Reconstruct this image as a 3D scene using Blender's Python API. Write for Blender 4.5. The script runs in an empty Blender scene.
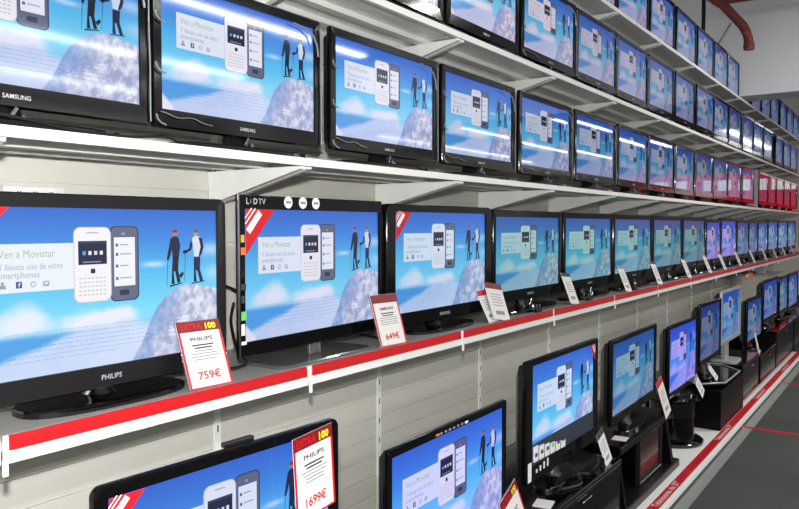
import bpy, bmesh, math, random
from mathutils import Vector, Matrix, noise
random.seed(7)
PI = math.pi
SC = bpy.context.scene
COL = SC.collection
EYE = 1.50                     # camera height; heights below are z above the carpet
Z_FLOOR = .05
Z_PLAT, Z_B, Z_C, Z_D, Z_E = 0.09, 1.056, 1.711, 2.300, 2.855
P_WALL, P_LIP = 2.0, 1.556     # distance of wall and of the shelf fronts from the aisle line

def lin(c):
    f = lambda v: (v/255/12.92) if v/255 <= .04045 else ((v/255+.055)/1.055)**2.4
    return tuple(f(v) for v in c)

# ------------------------------------------------------------------ materials
def mat(name, rgb, rough=.5, metal=0, var=.06, scale=30, spec=.5, trans=0, alpha=1, coat=0, emit=0, bump=0):
    m = bpy.data.materials.new(name); m.use_nodes = True
    nt = m.node_tree; b = nt.nodes['Principled BSDF']
    c = lin(rgb)
    tc = nt.nodes.new('ShaderNodeTexCoord'); nz = nt.nodes.new('ShaderNodeTexNoise')
    nz.inputs['Scale'].default_value = scale; nz.inputs['Detail'].default_value = 3
    nt.links.new(tc.outputs['Object'], nz.inputs['Vector'])
    mx = nt.nodes.new('ShaderNodeMix'); mx.data_type = 'RGBA'
    mx.inputs[6].default_value = tuple(v*(1-var) for v in c)+(1,)
    mx.inputs[7].default_value = tuple(min(1, v*(1+var)) for v in c)+(1,)
    nt.links.new(nz.outputs['Fac'], mx.inputs[0]); nt.links.new(mx.outputs[2], b.inputs['Base Color'])
    b.inputs['Roughness'].default_value = rough; b.inputs['Metallic'].default_value = metal
    b.inputs['Specular IOR Level'].default_value = spec
    b.inputs['Transmission Weight'].default_value = trans; b.inputs['Alpha'].default_value = alpha
    b.inputs['Coat Weight'].default_value = coat
    if emit:
        nt.links.new(mx.outputs[2], b.inputs['Emission Color']); b.inputs['Emission Strength'].default_value = emit
    if bump:
        bp = nt.nodes.new('ShaderNodeBump'); bp.inputs['Strength'].default_value = bump
        nt.links.new(nz.outputs['Fac'], bp.inputs['Height']); nt.links.new(bp.outputs['Normal'], b.inputs['Normal'])
    return m
M = {}
M['white'] = mat('white_enamel', (236, 236, 232), .38, var=.03)
M['wall'] = mat('slat_panel', (205, 203, 194), .5, var=.04, scale=6)
M['slot'] = mat('slot_dark', (40, 40, 38), .8)
M['red'] = mat('red_strip', (192, 20, 28), .4, var=.05)
M['darkred'] = mat('dark_red_print', (120, 18, 28), .4)
M['black'] = mat('gloss_black', (7, 7, 8), .10, var=.2, spec=.28)
M['blackp'] = mat('black_plastic', (16, 16, 17), .35, var=.2)
M['deckgrey'] = mat('grey_laminate', (152, 151, 147), .35, var=.05)
M['charcoal'] = mat('charcoal_plastic', (22, 22, 24), .4, var=.1, spec=.35)
M['glossbase'] = mat('black_glass', (8, 8, 9), .06, spec=.6)
M['silver'] = mat('silver_plastic', (165, 167, 165), .4, metal=.3)
M['chrome'] = mat('chrome', (205, 205, 210), .14, metal=1)
M['glass'] = mat('clear_acrylic', (225, 230, 232), .08, trans=.92, spec=.5)
M['smoke'] = mat('smoked_glass', (120, 124, 124), .08, trans=.6)
M['card'] = mat('white_card', (222, 218, 216), .5, var=.02)
M['ink'] = mat('grey_ink', (52, 52, 58), .6)
M['fine'] = mat('pale_ink', (138, 138, 144), .6)
M['redink'] = mat('red_ink', (185, 22, 26), .6)
M['yellow'] = mat('yellow_ink', (245, 225, 40), .5)
M['gold'] = mat('gold_sticker', (205, 160, 60), .4)
M['green'] = mat('green_sticker', (110, 200, 90), .5)
M['sticker'] = mat('white_sticker', (232, 232, 236), .4)
M['badge'] = mat('badge_silver', (200, 200, 205), .3, metal=.4)
M['slate'] = mat('slate_film', (52, 60, 74), .3)
M['film'] = mat('film_edge', (128, 131, 134), .25, var=.1, coat=.5)  # pale grey that stands in for lamp glints on the clear wrapping
M['cable'] = mat('black_cable', (14, 14, 15), .45)
M['grey'] = mat('grey_paint', (150, 150, 152), .6, var=.04, scale=3)
M['bulk'] = mat('bulkhead_paint', (232, 232, 234), .75, var=.03, scale=2)
M['pipe'] = mat('rust_red_pipe', (128, 58, 52), .5, var=.12)
M['ceil'] = mat('ceiling_grey', (150, 150, 150), .85)
M['orange'] = mat('orange_label', (235, 110, 60), .5)
M['wood'] = mat('ebony_veneer', (7, 7, 7), .35, var=.35, scale=14, spec=.10)
M['reddoor'] = mat('red_smoked_door', (52, 16, 18), .1, var=.25, scale=5)  # red reflection on the smoked glass, put into the door's colour

def screen_material():
    m = bpy.data.materials.new('screen_picture'); m.use_nodes = True
    nt = m.node_tree; b = nt.nodes['Principled BSDF']
    at = nt.nodes.new('ShaderNodeAttribute'); at.attribute_name = 'Col'
    oi = nt.nodes.new('ShaderNodeObjectInfo')
    mx = nt.nodes.new('ShaderNodeMix'); mx.data_type = 'RGBA'; mx.blend_type = 'MULTIPLY'; mx.inputs[0].default_value = 1
    nt.links.new(at.outputs['Color'], mx.inputs[6]); nt.links.new(oi.outputs['Color'], mx.inputs[7])
    nt.links.new(mx.outputs[2], b.inputs['Emission Color'])
    b.inputs['Emission Strength'].default_value = .93
    b.inputs['Base Color'].default_value = (.008, .008, .01, 1)
    nt.links.new(oi.outputs['Alpha'], b.inputs['Roughness'])
    b.inputs['Specular IOR Level'].default_value = .5
    return m
M['screen'] = screen_material()

def floor_material():
    m = bpy.data.materials.new('carpet_tiles'); m.use_nodes = True
    nt = m.node_tree; b = nt.nodes['Principled BSDF']
    tc = nt.nodes.new('ShaderNodeTexCoord')
    n1 = nt.nodes.new('ShaderNodeTexNoise'); n1.inputs['Scale'].default_value = 160; n1.inputs['Detail'].default_value = 4
    n2 = nt.nodes.new('ShaderNodeTexNoise'); n2.inputs['Scale'].default_value = 1.3
    nt.links.new(tc.outputs['Object'], n1.inputs['Vector']); nt.links.new(tc.outputs['Object'], n2.inputs['Vector'])
    ad = nt.nodes.new('ShaderNodeMath'); ad.operation = 'MULTIPLY_ADD'; ad.inputs[1].default_value = .6
    nt.links.new(n1.outputs['Fac'], ad.inputs[0])
    ml = nt.nodes.new('ShaderNodeMath'); ml.operation = 'MULTIPLY'; ml.inputs[1].default_value = .4
    nt.links.new(n2.outputs['Fac'], ml.inputs[0]); nt.links.new(ml.outputs[0], ad.inputs[2])
    cr = nt.nodes.new('ShaderNodeValToRGB')
    cr.color_ramp.elements[0].position = .3; cr.color_ramp.elements[0].color = lin((58, 60, 57))+(1,)
    cr.color_ramp.elements[1].position = .72; cr.color_ramp.elements[1].color = lin((86, 88, 84))+(1,)
    nt.links.new(ad.outputs[0], cr.inputs[0]); nt.links.new(cr.outputs[0], b.inputs['Base Color'])
    b.inputs['Roughness'].default_value = .9; b.inputs['Specular IOR Level'].default_value = .2
    return m
M['carpet'] = floor_material()
M['carpet_light'] = mat('pale_carpet_band', (132, 136, 132), .9, var=.12, scale=140)

# ------------------------------------------------------------------ mesh builder
class MB:
    def __init__(self): self.v = []; self.f = []; self.mi = []; self.ms = []
    def _m(self, m):
        if m not in self.ms: self.ms.append(m)
        return self.ms.index(m)
    def add(self, vs, fs, m):
        k = self._m(m); o = len(self.v); self.v += [tuple(v) for v in vs]
        for f in fs: self.f.append([i+o for i in f]); self.mi.append(k)
        return self
    def box(self, a, b, m, mtx=None):
        x0, y0, z0 = a; x1, y1, z1 = b
        vs = [(x0,y0,z0),(x1,y0,z0),(x1,y1,z0),(x0,y1,z0),(x0,y0,z1),(x1,y0,z1),(x1,y1,z1),(x0,y1,z1)]
        if mtx: vs = [mtx @ Vector(v) for v in vs]
        return self.add(vs, [(3,2,1,0),(4,5,6,7),(0,1,5,4),(1,2,6,5),(2,3,7,6),(3,0,4,7)], m)
    def bbox(self, a, b, m, r=.006):      # box with chamfered edges
        bm = bmesh.new(); bmesh.ops.create_cube(bm, size=1)
        for v in bm.verts: v.co = Vector([a[i]+(v.co[i]+.5)*(b[i]-a[i]) for i in range(3)])
        bmesh.ops.bevel(bm, geom=bm.edges[:], offset=r, segments=2, affect='EDGES', profile=.5)
        bm.verts.index_update()
        self.add([v.co.copy() for v in bm.verts], [[v.index for v in f.verts] for f in bm.faces], m); bm.free(); return self
    def prism(self, pts, h0, h1, m, axis='z'):   # polygon extruded along an axis
        mk = {'z': lambda p, h: (p[0], p[1], h), 'y': lambda p, h: (p[0], h, p[1]), 'x': lambda p, h: (h, p[0], p[1])}[axis]
        n = len(pts); vs = [mk(p, h0) for p in pts]+[mk(p, h1) for p in pts]
        fs = [list(range(n))[::-1], list(range(n, 2*n))]+[(i, (i+1) % n, n+(i+1) % n, n+i) for i in range(n)]
        return self.add(vs, fs, m)
    def lathe(self, prof, c, m, n=28):
        vs = []; fs = []
        for r, z in prof:
            for i in range(n): vs.append((c[0]+r*math.cos(2*PI*i/n), c[1]+r*math.sin(2*PI*i/n), c[2]+z))
        for k in range(len(prof)-1):
            for i in range(n): fs.append((k*n+i, k*n+(i+1) % n, (k+1)*n+(i+1) % n, (k+1)*n+i))
        fs.append(list(range(n))[::-1]); fs.append([(len(prof)-1)*n+i for i in range(n)])
        return self.add(vs, fs, m)
    def tube(self, path, r, m, n=8):
        P = [Vector(p) for p in path]; vs = []; fs = []
        up = Vector((.13, .31, .94)).normalized()
        for i, p in enumerate(P):
            t = (P[min(i+1, len(P)-1)]-P[max(i-1, 0)]).normalized()
            a = t.cross(up)
            if a.length < .05: a = t.cross(Vector((1, 0, 0)))
            a.normalize(); b = t.cross(a)
            for k in range(n): vs.append(p+r*(math.cos(2*PI*k/n)*a+math.sin(2*PI*k/n)*b))
        for i in range(len(P)-1):
            for k in range(n): fs.append((i*n+k, i*n+(k+1) % n, (i+1)*n+(k+1) % n, (i+1)*n+k))
        fs.append(list(range(n))); fs.append([(len(P)-1)*n+k for k in range(n)][::-1])
        return self.add(vs, fs, m)
    def mesh(self, name, smooth=False):
        me = bpy.data.meshes.new(name); me.from_pydata([tuple(v) for v in self.v], [], self.f)
        for m in self.ms: me.materials.append(m)
        me.polygons.foreach_set('material_index', self.mi)
        bm = bmesh.new(); bm.from_mesh(me); bmesh.ops.recalc_face_normals(bm, faces=bm.faces[:]); bm.to_mesh(me); bm.free()
        if smooth:
            me.polygons.foreach_set('use_smooth', [True]*len(me.polygons))
            try: me.set_sharp_from_angle(angle=math.radians(40))
            except Exception: pass
        me.update(); return me
    def build(self, name, parent=None, smooth=False):
        o = bpy.data.objects.new(name, self.mesh(name, smooth)); COL.objects.link(o)
        if parent: o.parent = parent
        return o

LABELS = set()
def tag(o, label, cat, group=None):
    assert label not in LABELS, label
    LABELS.add(label); assert 4 <= len(label.split()) <= 16, (len(label.split()), label)
    o['label'] = label; o['category'] = cat
    if group: o['group'] = group
    return o
def empty(name, loc, rz=0):
    o = bpy.data.objects.new(name, None); COL.objects.link(o); o.location = loc; o.rotation_euler = (0, 0, rz); return o
def kids(o): return [c for c in bpy.data.objects if c.parent == o]
def dup(root, loc, rz, label, cat, group=None):
    r = root.copy(); COL.objects.link(r); r.location = loc; r.rotation_euler = (0, 0, rz)
    tag(r, label, cat, group)
    if not group and 'group' in r: del r['group']
    for c in TREE[root]:
        d = c.copy(); COL.objects.link(d); d.parent = r
        for g in TREE.get(c, []):
            e = g.copy(); COL.objects.link(e); e.parent = d
    return r
TREE = {}
def learn(root):
    TREE[root] = kids(root)
    for c in TREE[root]: TREE[c] = kids(c)
def child(r, base):
    return next(c for c in r.children if c.name.split('.')[0] == base)
def struct(o): o['kind'] = 'structure'; return o

ORD = ['', 'first', 'second', 'third', 'fourth', 'fifth', 'sixth', 'seventh', 'eighth', 'ninth', 'tenth', 'eleventh', 'twelfth',
       'thirteenth', 'fourteenth', 'fifteenth', 'sixteenth', 'seventeenth', 'eighteenth', 'nineteenth', 'twentieth']

# ------------------------------------------------------------------ lettering
_tcache = {}
def text_geo(s, bold=0):
    """2D verts/faces of a line of text, height of capitals = 1, starting at x = 0"""
    if (s, bold) in _tcache: return _tcache[(s, bold)]
    cu = bpy.data.curves.new('t', 'FONT'); cu.body = s; cu.size = 1; cu.resolution_u = 2; cu.offset = bold
    ob = bpy.data.objects.new('t', cu); COL.objects.link(ob)
    dg = bpy.context.evaluated_depsgraph_get(); me = bpy.data.meshes.new_from_object(ob.evaluated_get(dg))
    vs = [(v.co.x, v.co.y) for v in me.vertices]; fs = [list(p.vertices) for p in me.polygons]
    bpy.data.objects.remove(ob); bpy.data.curves.remove(cu); bpy.data.meshes.remove(me)
    x0 = min(v[0] for v in vs); x1 = max(v[0] for v in vs); k = 1/.72
    vs = [((x-x0)*k, y*k) for x, y in vs]
    _tcache[(s, bold)] = (vs, fs, (x1-x0)*k); return _tcache[(s, bold)]
def text_to(mb, s, x, z, h, y, m, width=None, center=False, bold=0, d=.0008):
    """upright lettering on a face looking along -y"""
    vs, fs, w = text_geo(s, bold)
    sx = (width/w) if width else h
    ox = x-(w*sx/2 if center else 0)
    n = len(vs)
    mb.add([(ox+a*sx, y-d, z+b*h) for a, b in vs], fs, m)
    return w*sx

# ------------------------------------------------------------------ the advertisement every screen shows
def smooth(a, b, x):
    t = max(0, min(1, (x-a)/(b-a))); return t*t*(3-2*t)
def mixc(a, b, t): return tuple(p+(q-p)*t for p, q in zip(a, b))
SKY = [(0, (52, 104, 206)), (.22, (64, 138, 226)), (.42, (84, 186, 240)), (.66, (124, 214, 248)), (.8, (150, 214, 250)), (1, (170, 220, 250))]
HILL = [(.595, 1.0), (.63, .92), (.655, .83), (.68, .74), (.71, .655), (.745, .60), (.79, .555), (.83, .53), (.88, .525), (.94, .545), (1.0, .575)]
def hill_top(u):
    if u < HILL[0][0]: return 2
    for (a, p), (b, q) in zip(HILL, HILL[1:]):
        if a <= u <= b: return p+(q-p)*(u-a)/(b-a)
    return HILL[-1][1]
def picture(u, v):
    for (a, p), (b, q) in zip(SKY, SKY[1:]):
        if a <= v <= b: c = mixc(p, q, (v-a)/(b-a)); break
    n = noise.fractal(Vector((u*7, v*5, 3.1)), .9, 2.1, 5)
    blob = lambda cx, cy, rx, ry: math.exp(-(((u-cx)/rx)**2+((v-cy)/ry)**2))
    d = .95*blob(.16, .68, .15, .10)+.9*blob(.42, .74, .13, .10)+.75*blob(.55, .70, .11, .09)+.3*blob(.02, .74, .12, .08)
    c = mixc(c, (226, 232, 250), smooth(.28, .95, d+.35*n*(d > .08)))
    w = blob(.695, .37, .05, .018)*1.0+blob(.97, .28, .07, .05)*.7+blob(.99, .45, .06, .06)*.6
    c = mixc(c, (205, 226, 250), min(.75, w))
    sea = smooth(.73, .78, v+.02*n)*(1-smooth(.30, .62, u))
    c = mixc(c, (62, 146, 226), sea*.8)
    edge = .955-.52*u if u < .4 else .747+.02*math.sin(u*30)
    c = mixc(c, mixc((214, 222, 248), (190, 206, 244), .5+.5*n), smooth(edge-.03, edge+.025, v+.02*n)*(.93 if u > .02 else .9))
    if u < .07: c = mixc(c, (226, 230, 248), smooth(-.01, .02, v-(.85+u*1.6)))
    ht = hill_top(u)
    if ht < 1.5:
        n2 = noise.fractal(Vector((u*34, v*16, 7.7)), .8, 2.2, 4); n3 = noise.fractal(Vector((u*12+v*8, v*5, 1.7)), .9, 2, 3)
        h = mixc((160, 170, 206), (226, 228, 244), max(0, min(1, .5+1.3*n2)))
        h = mixc(h, (140, 158, 206), max(0, min(.7, .9*n3)))
        side = 1-smooth(0, .1, u-(.60+.17*(1-v)/.45*1.0))
        h = mixc(h, (112, 152, 216), .6*max(0, min(1, side)))
        c = mixc(c, h, smooth(-.012, .008, v-ht+.01*n2))
    return c

def build_screen_mesh(w, h):
    V = []; F = []; C = []
    NX, NZ = 176, 99
    for j in range(NZ+1):
        for i in range(NX+1):
            V.append((i/NX*w, 0, j/NZ*h)); C.append(picture(i/NX, 1-j/NZ))
    for j in range(NZ):
        for i in range(NX):
            a = j*(NX+1)+i; F.append((a, a+1, a+NX+2, a+NX+1))
    def poly(pts, col, k):
        o = len(V)
        for u, v in pts: V.append((u*w, -.00035*k, (1-v)*h)); C.append(col)
        F.append(list(range(o, o+len(pts))))
    def geo(s, u, v, hv, col, k, wd=None, bold=0):
        vs, fs, tw = text_geo(s, bold); sx = wd/tw if wd else hv*h/w
        o = len(V)
        for a, b in vs: V.append(((u+a*sx)*w, -.00035*k, (1-v+b*hv)*h)); C.append(col)
        for f in fs: F.append([i+o for i in f])
    def rr(u0, v0, u1, v1, r, col, k, n=5):
        ru = r; rv = r*16/9; pts = []
        for cx, cy, a in ((u1-ru, v0+rv, -90), (u1-ru, v1-rv, 0), (u0+ru, v1-rv, 90), (u0+ru, v0+rv, 180)):
            for i in range(n+1):
                t = math.radians(a+90*i/n); pts.append((cx+ru*math.cos(t), cy+rv*math.sin(t)))
        poly(pts, col, k)
    def disc(u, v, r, col, k, n=12): poly([(u+r*math.cos(2*PI*i/n), v+r*16/9*math.sin(2*PI*i/n)) for i in range(n)], col, k)
    rect = lambda u0, v0, u1, v1, col, k: poly([(u0, v0), (u1, v0), (u1, v1), (u0, v1)], col, k)
    # white message panel
    rect(.09, .215, .40, .495, (226, 234, 248), 1)
    geo('Ven a Movistar', .112, .295, .047, (160, 190, 150), 2, .19)
    geo('Y ll\u00e9vate uno de estos', .112, .365, .038, (160, 170, 196), 2, .215)
    geo('smartphones', .112, .412, .038, (160, 170, 196), 2, .135)
    disc(.125, .438, .0055, (150, 160, 180), 2); poly([(.112, .47), (.117, .448), (.133, .448), (.138, .47)], (150, 160, 180), 2)
    rect(.168, .432, .188, .47, (50, 82, 150), 2); geo('f', .174, .463, .026, (235, 240, 250), 3)
    disc(.225, .452, .010, (160, 178, 200), 2); disc(.225, .452, .006, (226, 234, 248), 3)
    rr(.258, .436, .280, .468, .004, (160, 172, 200), 2); rect(.263, .443, .275, .454, (226, 234, 248), 3)
    # dark touch phone, behind
    rr(.508, .112, .628, .598, .022, (58, 66, 96), 2); rr(.513, .120, .622, .590, .019, (96, 104, 132), 3)
    rect(.524, .185, .611, .50, (232, 236, 248), 4); geo('o', .556, .168, .02, (200, 205, 220), 4)
    for i, vv in enumerate((.225, .285, .36, .44)):
        rect(.530, vv, .541, vv+.02, (104, 110, 140), 5); rect(.548, vv+.004, .548+.035+.012*(i % 2), vv+.012, (160, 166, 190), 5)
    rr(.545, .525, .585, .56, .006, (46, 52, 76), 4)
    # white keyboard phone, in front
    rr(.367, .118, .512, .588, .026, (196, 200, 216), 5); rr(.370, .122, .509, .582, .024, (236, 236, 246), 6)
    rr(.415, .150, .462, .158, .003, (176, 180, 196), 7)
    rect(.384, .205, .494, .352, (22, 28, 58), 7); rect(.384, .205, .494, .222, (44, 54, 92), 8)
    for i in range(4): rect(.400+.022*i, .268, .412+.022*i, .292, ((70, 170, 235), (225, 230, 245), (210, 220, 240), (235, 235, 245))[i], 8)
    rect(.40, .332, .47, .340, (130, 140, 170), 8)
    rr(.430, .378, .448, .408, .004, (34, 36, 52), 7)
    for r in range(5):
        for q in range(7): rect(.386+.0155*q, .432+.026*r, .396+.0155*q, .441+.026*r, (196, 198, 212), 7)
    # small print over the sea
    rnd = random.Random(3)
    for r in range(7):
        v = .735+.028*r; u = .13 if r < 6 else .13
        while u < (.86 if r < 6 else .5):
            l = rnd.uniform(.012, .045); rect(u, v, u+l, v+.005, mixc(picture(u, v), (96, 150, 222), .36), 1); u += l+.005
    # the two skiers on the snow top
    flat = poly
    def poly(pts, col, k, body=None):
        cx = .793 if sum(p[0] for p in pts)/len(pts) < .835 else .898
        flat([(cx+(u-cx)*1.28, v) for u, v in pts], col, k)
    N = (24, 30, 66); K = (20, 22, 38)
    poly([(.776, .20), (.790, .182), (.805, .19), (.812, .25), (.806, .335), (.783, .335), (.780, .26)], N, 3)
    poly([(.776, .20), (.783, .25), (.776, .31), (.768, .35), (.761, .345), (.766, .29)], N, 4)
    poly([(.783, .33), (.806, .33), (.803, .42), (.812, .505), (.800, .510), (.792, .43), (.786, .425), (.790, .515), (.778, .515), (.780, .42)], K, 3)
    disc(.791, .163, .0095, (176, 120, 100), 4); poly([(.781, .158), (.784, .142), (.792, .136), (.800, .142), (.801, .158)], (150, 36, 40), 5)
    poly([(.764, .35), (.7665, .35), (.762, .53), (.7605, .53)], (70, 80, 110), 3)
    poly([(.770, .523), (.815, .508), (.820, .513), (.772, .534)], K, 4)
    poly([(.806, .455), (.820, .43), (.824, .45), (.812, .48)], K, 4)
    poly([(.880, .20), (.893, .18), (.912, .19), (.918, .25), (.910, .335), (.888, .335), (.884, .26)], (206, 220, 240), 3)
    poly([(.905, .19), (.919, .20), (.925, .26), (.918, .31), (.908, .335), (.905, .325), (.913, .26)], N, 4)
    poly([(.882, .24), (.876, .285), (.858, .30), (.852, .29), (.868, .27), (.874, .215)], N, 4); disc(.852, .294, .008, N, 4)
    poly([(.886, .33), (.912, .33), (.910, .42), (.922, .505), (.910, .51), (.899, .43), (.893, .43), (.897, .51), (.885, .51), (.886, .42)], (26, 34, 76), 3)
    disc(.895, .163, .0095, (190, 140, 120), 4); poly([(.885, .158), (.888, .143), (.896, .137), (.904, .143), (.905, .16)], (120, 88, 76), 5)
    poly([(.853, .30), (.8555, .30), (.850, .50), (.8485, .50)], (70, 80, 110), 3)
    poly([(.875, .516), (.925, .505), (.932, .511), (.878, .524)], (44, 60, 120), 4)
    me = bpy.data.meshes.new('screen'); me.from_pydata(V, [], F); me.materials.append(M['screen'])
    at = me.color_attributes.new('Col', 'FLOAT_COLOR', 'POINT')
    buf = []
    for c in C: buf += list(lin(c))+[1]
    at.data.foreach_set('color', buf); me.update()
    return me
SCREEN = {}
UNIT_SCREEN = build_screen_mesh(1.0, 1.0)

# ------------------------------------------------------------------ televisions
def ring_loop(x0, z0, x1, z1, r, n=5):
    pts = []
    for cx, cz, a in ((x1-r, z0+r, -90), (x1-r, z1-r, 0), (x0+r, z1-r, 90), (x0+r, z0+r, 180)):
        for i in range(n+1):
            t = math.radians(a+90*i/n); pts.append((cx+r*math.cos(t), cz+r*math.sin(t)))
    return pts
def bezel_mb(W, z0, z1, sx0, sz0, sx1, sz1, r, m, depth=.034, m2=None):
    """front frame: rounded outer edge with a soft front corner, square screen opening"""
    n = 5; mb = MB()
    o0 = ring_loop(-W/2, z0, W/2, z1, r, n); o1 = ring_loop(-W/2+.004, z0+.004, W/2-.004, z1-.004, max(r-.004, .002), n)
    i0 = []
    for cx, cz in ((sx1, sz0), (sx1, sz1), (sx0, sz1), (sx0, sz0)): i0 += [(cx, cz)]*(n+1)
    # keep opening corners apart by a hair so that no face collapses
    i0 = ring_loop(sx0, sz0, sx1, sz1, .002, n)
    k = len(o0)
    loops = [[(x, depth, z) for x, z in o0], [(x, .005, z) for x, z in o0], [(x, 0, z) for x, z in o1], [(x, .0015, z) for x, z in i0], [(x, .012, z) for x, z in i0]]
    vs = sum(loops, []); fs = []
    for L in range(4):
        for i in range(k): fs.append((L*k+i, L*k+(i+1) % k, (L+1)*k+(i+1) % k, (L+1)*k+i))
    mb.add(vs, fs, m); mb.add(loops[0], [list(range(k))], m)
    return mb
def cabinet_mb(W, z0, z1, d, m):
    mb = MB(); a = .02
    pts0 = ring_loop(-W/2+a, z0+a, W/2-a, z1-a, .02); pts1 = ring_loop(-W/2+.07, z0+.06, W/2-.07, z1-.06, .02)
    n = len(pts0); vs = [(x, .03, z) for x, z in pts0]+[(x, d*.6, z) for x, z in pts0]+[(x, d, z) for x, z in pts1]
    fs = [list(range(n))[::-1], list(range(2*n, 3*n))]
    for L in range(2):
        for i in range(n): fs.append((L*n+i, L*n+(i+1) % n, (L+1)*n+(i+1) % n, (L+1)*n+i))
    # vent ribs low on the back
    mb.add(vs, fs, m)
    for i in range(5): mb.box((-W*.25, d-.001, z0+.10+.018*i), (W*.25, d+.004, z0+.106+.018*i), m)
    return mb
def oval(a, b, cy, z0, z1, m, mb=None, n=36, pw=2.0):
    mb = mb or MB(); pts = []
    for i in range(n):
        t = 2*PI*i/n; c, s = math.cos(t), math.sin(t)
        pts.append((a*math.copysign(abs(c)**(2/pw), c), cy+b*math.copysign(abs(s)**(2/pw), s)))
    vs = [(x, y, z0) for x, y in pts]+[(x, y, z1-.004) for x, y in pts]+[(x*.985, cy+(y-cy)*.97, z1) for x, y in pts]
    fs = [list(range(n))[::-1], list(range(2*n, 3*n))]
    for L in range(2):
        for i in range(n): fs.append((L*n+i, L*n+(i+1) % n, (L+1)*n+(i+1) % n, (L+1)*n+i))
    return mb.add(vs, fs, m)

def make_tv(root, W, z0, z1, ml, mr, mt, mbot, bez='black', corner=.012, depth=.085, stand='oval', badge=None, tint=(1, 1, 1, .08),
            base=(.22, .12), neck_w=.05, badge_h=.014, base_mat='glossbase', neck_mat='blackp', tail=None, badge_at=0, ring=.034):
    """parts of one television; the origin is on the deck below the middle of the front of the frame"""
    sx0, sx1, sz0, sz1 = -W/2+ml, W/2-mr, z0+mbot, z1-mt
    bezel_mb(W, z0, z1, sx0, sz0, sx1, sz1, corner, M[bez], ring).build('bezel', root, True)
    cabinet_mb(W, z0, z1, depth, M['blackp']).build('rear_cabinet', root, True)
    s = bpy.data.objects.new('screen', UNIT_SCREEN); COL.objects.link(s); s.parent = root
    s.location = (sx0-.001, .009, sz0-.001); s.scale = (sx1-sx0+.002, 1, sz1-sz0+.002); s.color = tint
    if badge:
        b = MB(); text_to(b, badge, badge_at, z0+mbot*.5-badge_h*.5, badge_h, -.0002, M['badge'], center=True, bold=.012); b.build('brand_badge', root)
    nm = MB()
    if stand == 'post':
        nm.bbox((-neck_w/2, .03, .012), (neck_w/2, .07, z0+.12), M[neck_mat], .006)
    elif stand == 'clear':
        nm.bbox((-neck_w/2, .02, .012), (neck_w/2, .032, z0+.05), M['glass'], .003)
        nm.tube([(-neck_w/2+.006, .026, .012), (-neck_w/2+.006, .026, z0+.04)], .005, M['chrome']); nm.tube([(neck_w/2-.006, .026, .012), (neck_w/2-.006, .026, z0+.04)], .005, M['chrome'])
    else:
        nm.lathe([(neck_w*.9, .012), (neck_w*.62, .03), (neck_w*.55, z0+.02), (neck_w*.6, z0+.08)], (0, .06, 0), M[neck_mat], 20)
    nm.build('stand_neck', root, True)
    if stand == 'clear': oval(base[0], base[1], .03, 0, .010, M[base_mat], pw=9).build('stand_base', root)
    elif stand == 'post': oval(base[0], base[1], .05, 0, .014, M[base_mat], pw=6).build('stand_base', root)
    else: oval(base[0], base[1], .03, 0, .016, M[base_mat], pw=2.6).build('stand_base', root)
    return sx0, sz0, sx1, sz1

def corner_sticker(root, x, z, sz, right=False):
    """red triangular sticker over a screen corner, white print along its long edge"""
    sg = -1 if right else 1
    mb = MB(); y = -.0015
    mb.add([(x, y, z), (x+sg*sz, y, z), (x, y, z-sz*1.1)], [(0, 1, 2)], M['red'])
    e = Vector((sg*sz, sz*1.1)).normalized() if not right else Vector((sz, -sz*1.1)).normalized()
    o = mb.build('corner_sticker', root)
    st = MB()
    for t, l, wd in ((.18, .34, .03), (.31, .5, .035), (.56, .62, .17)):
        # bars parallel to the long edge at depth t from the corner
        a = Vector((x+sg*sz*t*1.0, z)); b = Vector((x, z-sz*1.1*t))
        c = (a+b)/2; dr = (a-b).normalized()*sz*l*.5; nn = Vector((dr.y, -dr.x)).normalized()*sz*wd*.5
        q = [c-dr-nn, c+dr-nn, c+dr+nn, c-dr+nn]
        st.add([(p.x, y-.0006, p.y) for p in q], [(0, 1, 2, 3)], M['sticker'])
    st.build('print', o)
    return o
def film_glint(root, W, z0, z1, seed, strong=False):
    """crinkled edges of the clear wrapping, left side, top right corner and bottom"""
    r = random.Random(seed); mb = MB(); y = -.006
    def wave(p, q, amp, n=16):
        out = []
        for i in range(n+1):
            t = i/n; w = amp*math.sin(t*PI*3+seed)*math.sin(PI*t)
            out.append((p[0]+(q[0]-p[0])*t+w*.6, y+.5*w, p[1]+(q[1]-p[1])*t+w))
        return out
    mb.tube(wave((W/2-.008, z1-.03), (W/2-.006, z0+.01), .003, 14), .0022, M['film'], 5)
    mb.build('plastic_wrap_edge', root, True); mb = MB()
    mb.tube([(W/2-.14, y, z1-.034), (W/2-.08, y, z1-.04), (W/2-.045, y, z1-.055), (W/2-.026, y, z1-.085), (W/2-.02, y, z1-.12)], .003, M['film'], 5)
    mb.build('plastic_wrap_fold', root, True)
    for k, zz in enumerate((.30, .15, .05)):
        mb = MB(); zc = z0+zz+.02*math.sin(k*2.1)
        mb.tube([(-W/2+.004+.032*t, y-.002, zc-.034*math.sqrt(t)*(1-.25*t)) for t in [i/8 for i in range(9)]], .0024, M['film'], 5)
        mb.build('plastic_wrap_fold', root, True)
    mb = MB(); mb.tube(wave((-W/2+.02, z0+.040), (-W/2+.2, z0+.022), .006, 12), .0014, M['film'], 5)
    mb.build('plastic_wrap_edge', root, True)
def clamp(root, z):
    mb = MB()
    mb.tube([(-.012, -.004, .012), (-.018, -.006, z*.5), (-.004, -.004, z)], .006, M['chrome']); mb.lathe([(.004, 0), (.012, .006), (.010, .022), (.003, .03)], (.012, -.006, .004), M['chrome'], 12)
    mb.build('security_clamp', root, True)

TVGROUP = {'C': 'small televisions on the third shelf from the top', 'D': 'small televisions on the second shelf from the top', 'E': 'small televisions on the top shelf'}
P_TV = 1.622
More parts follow.
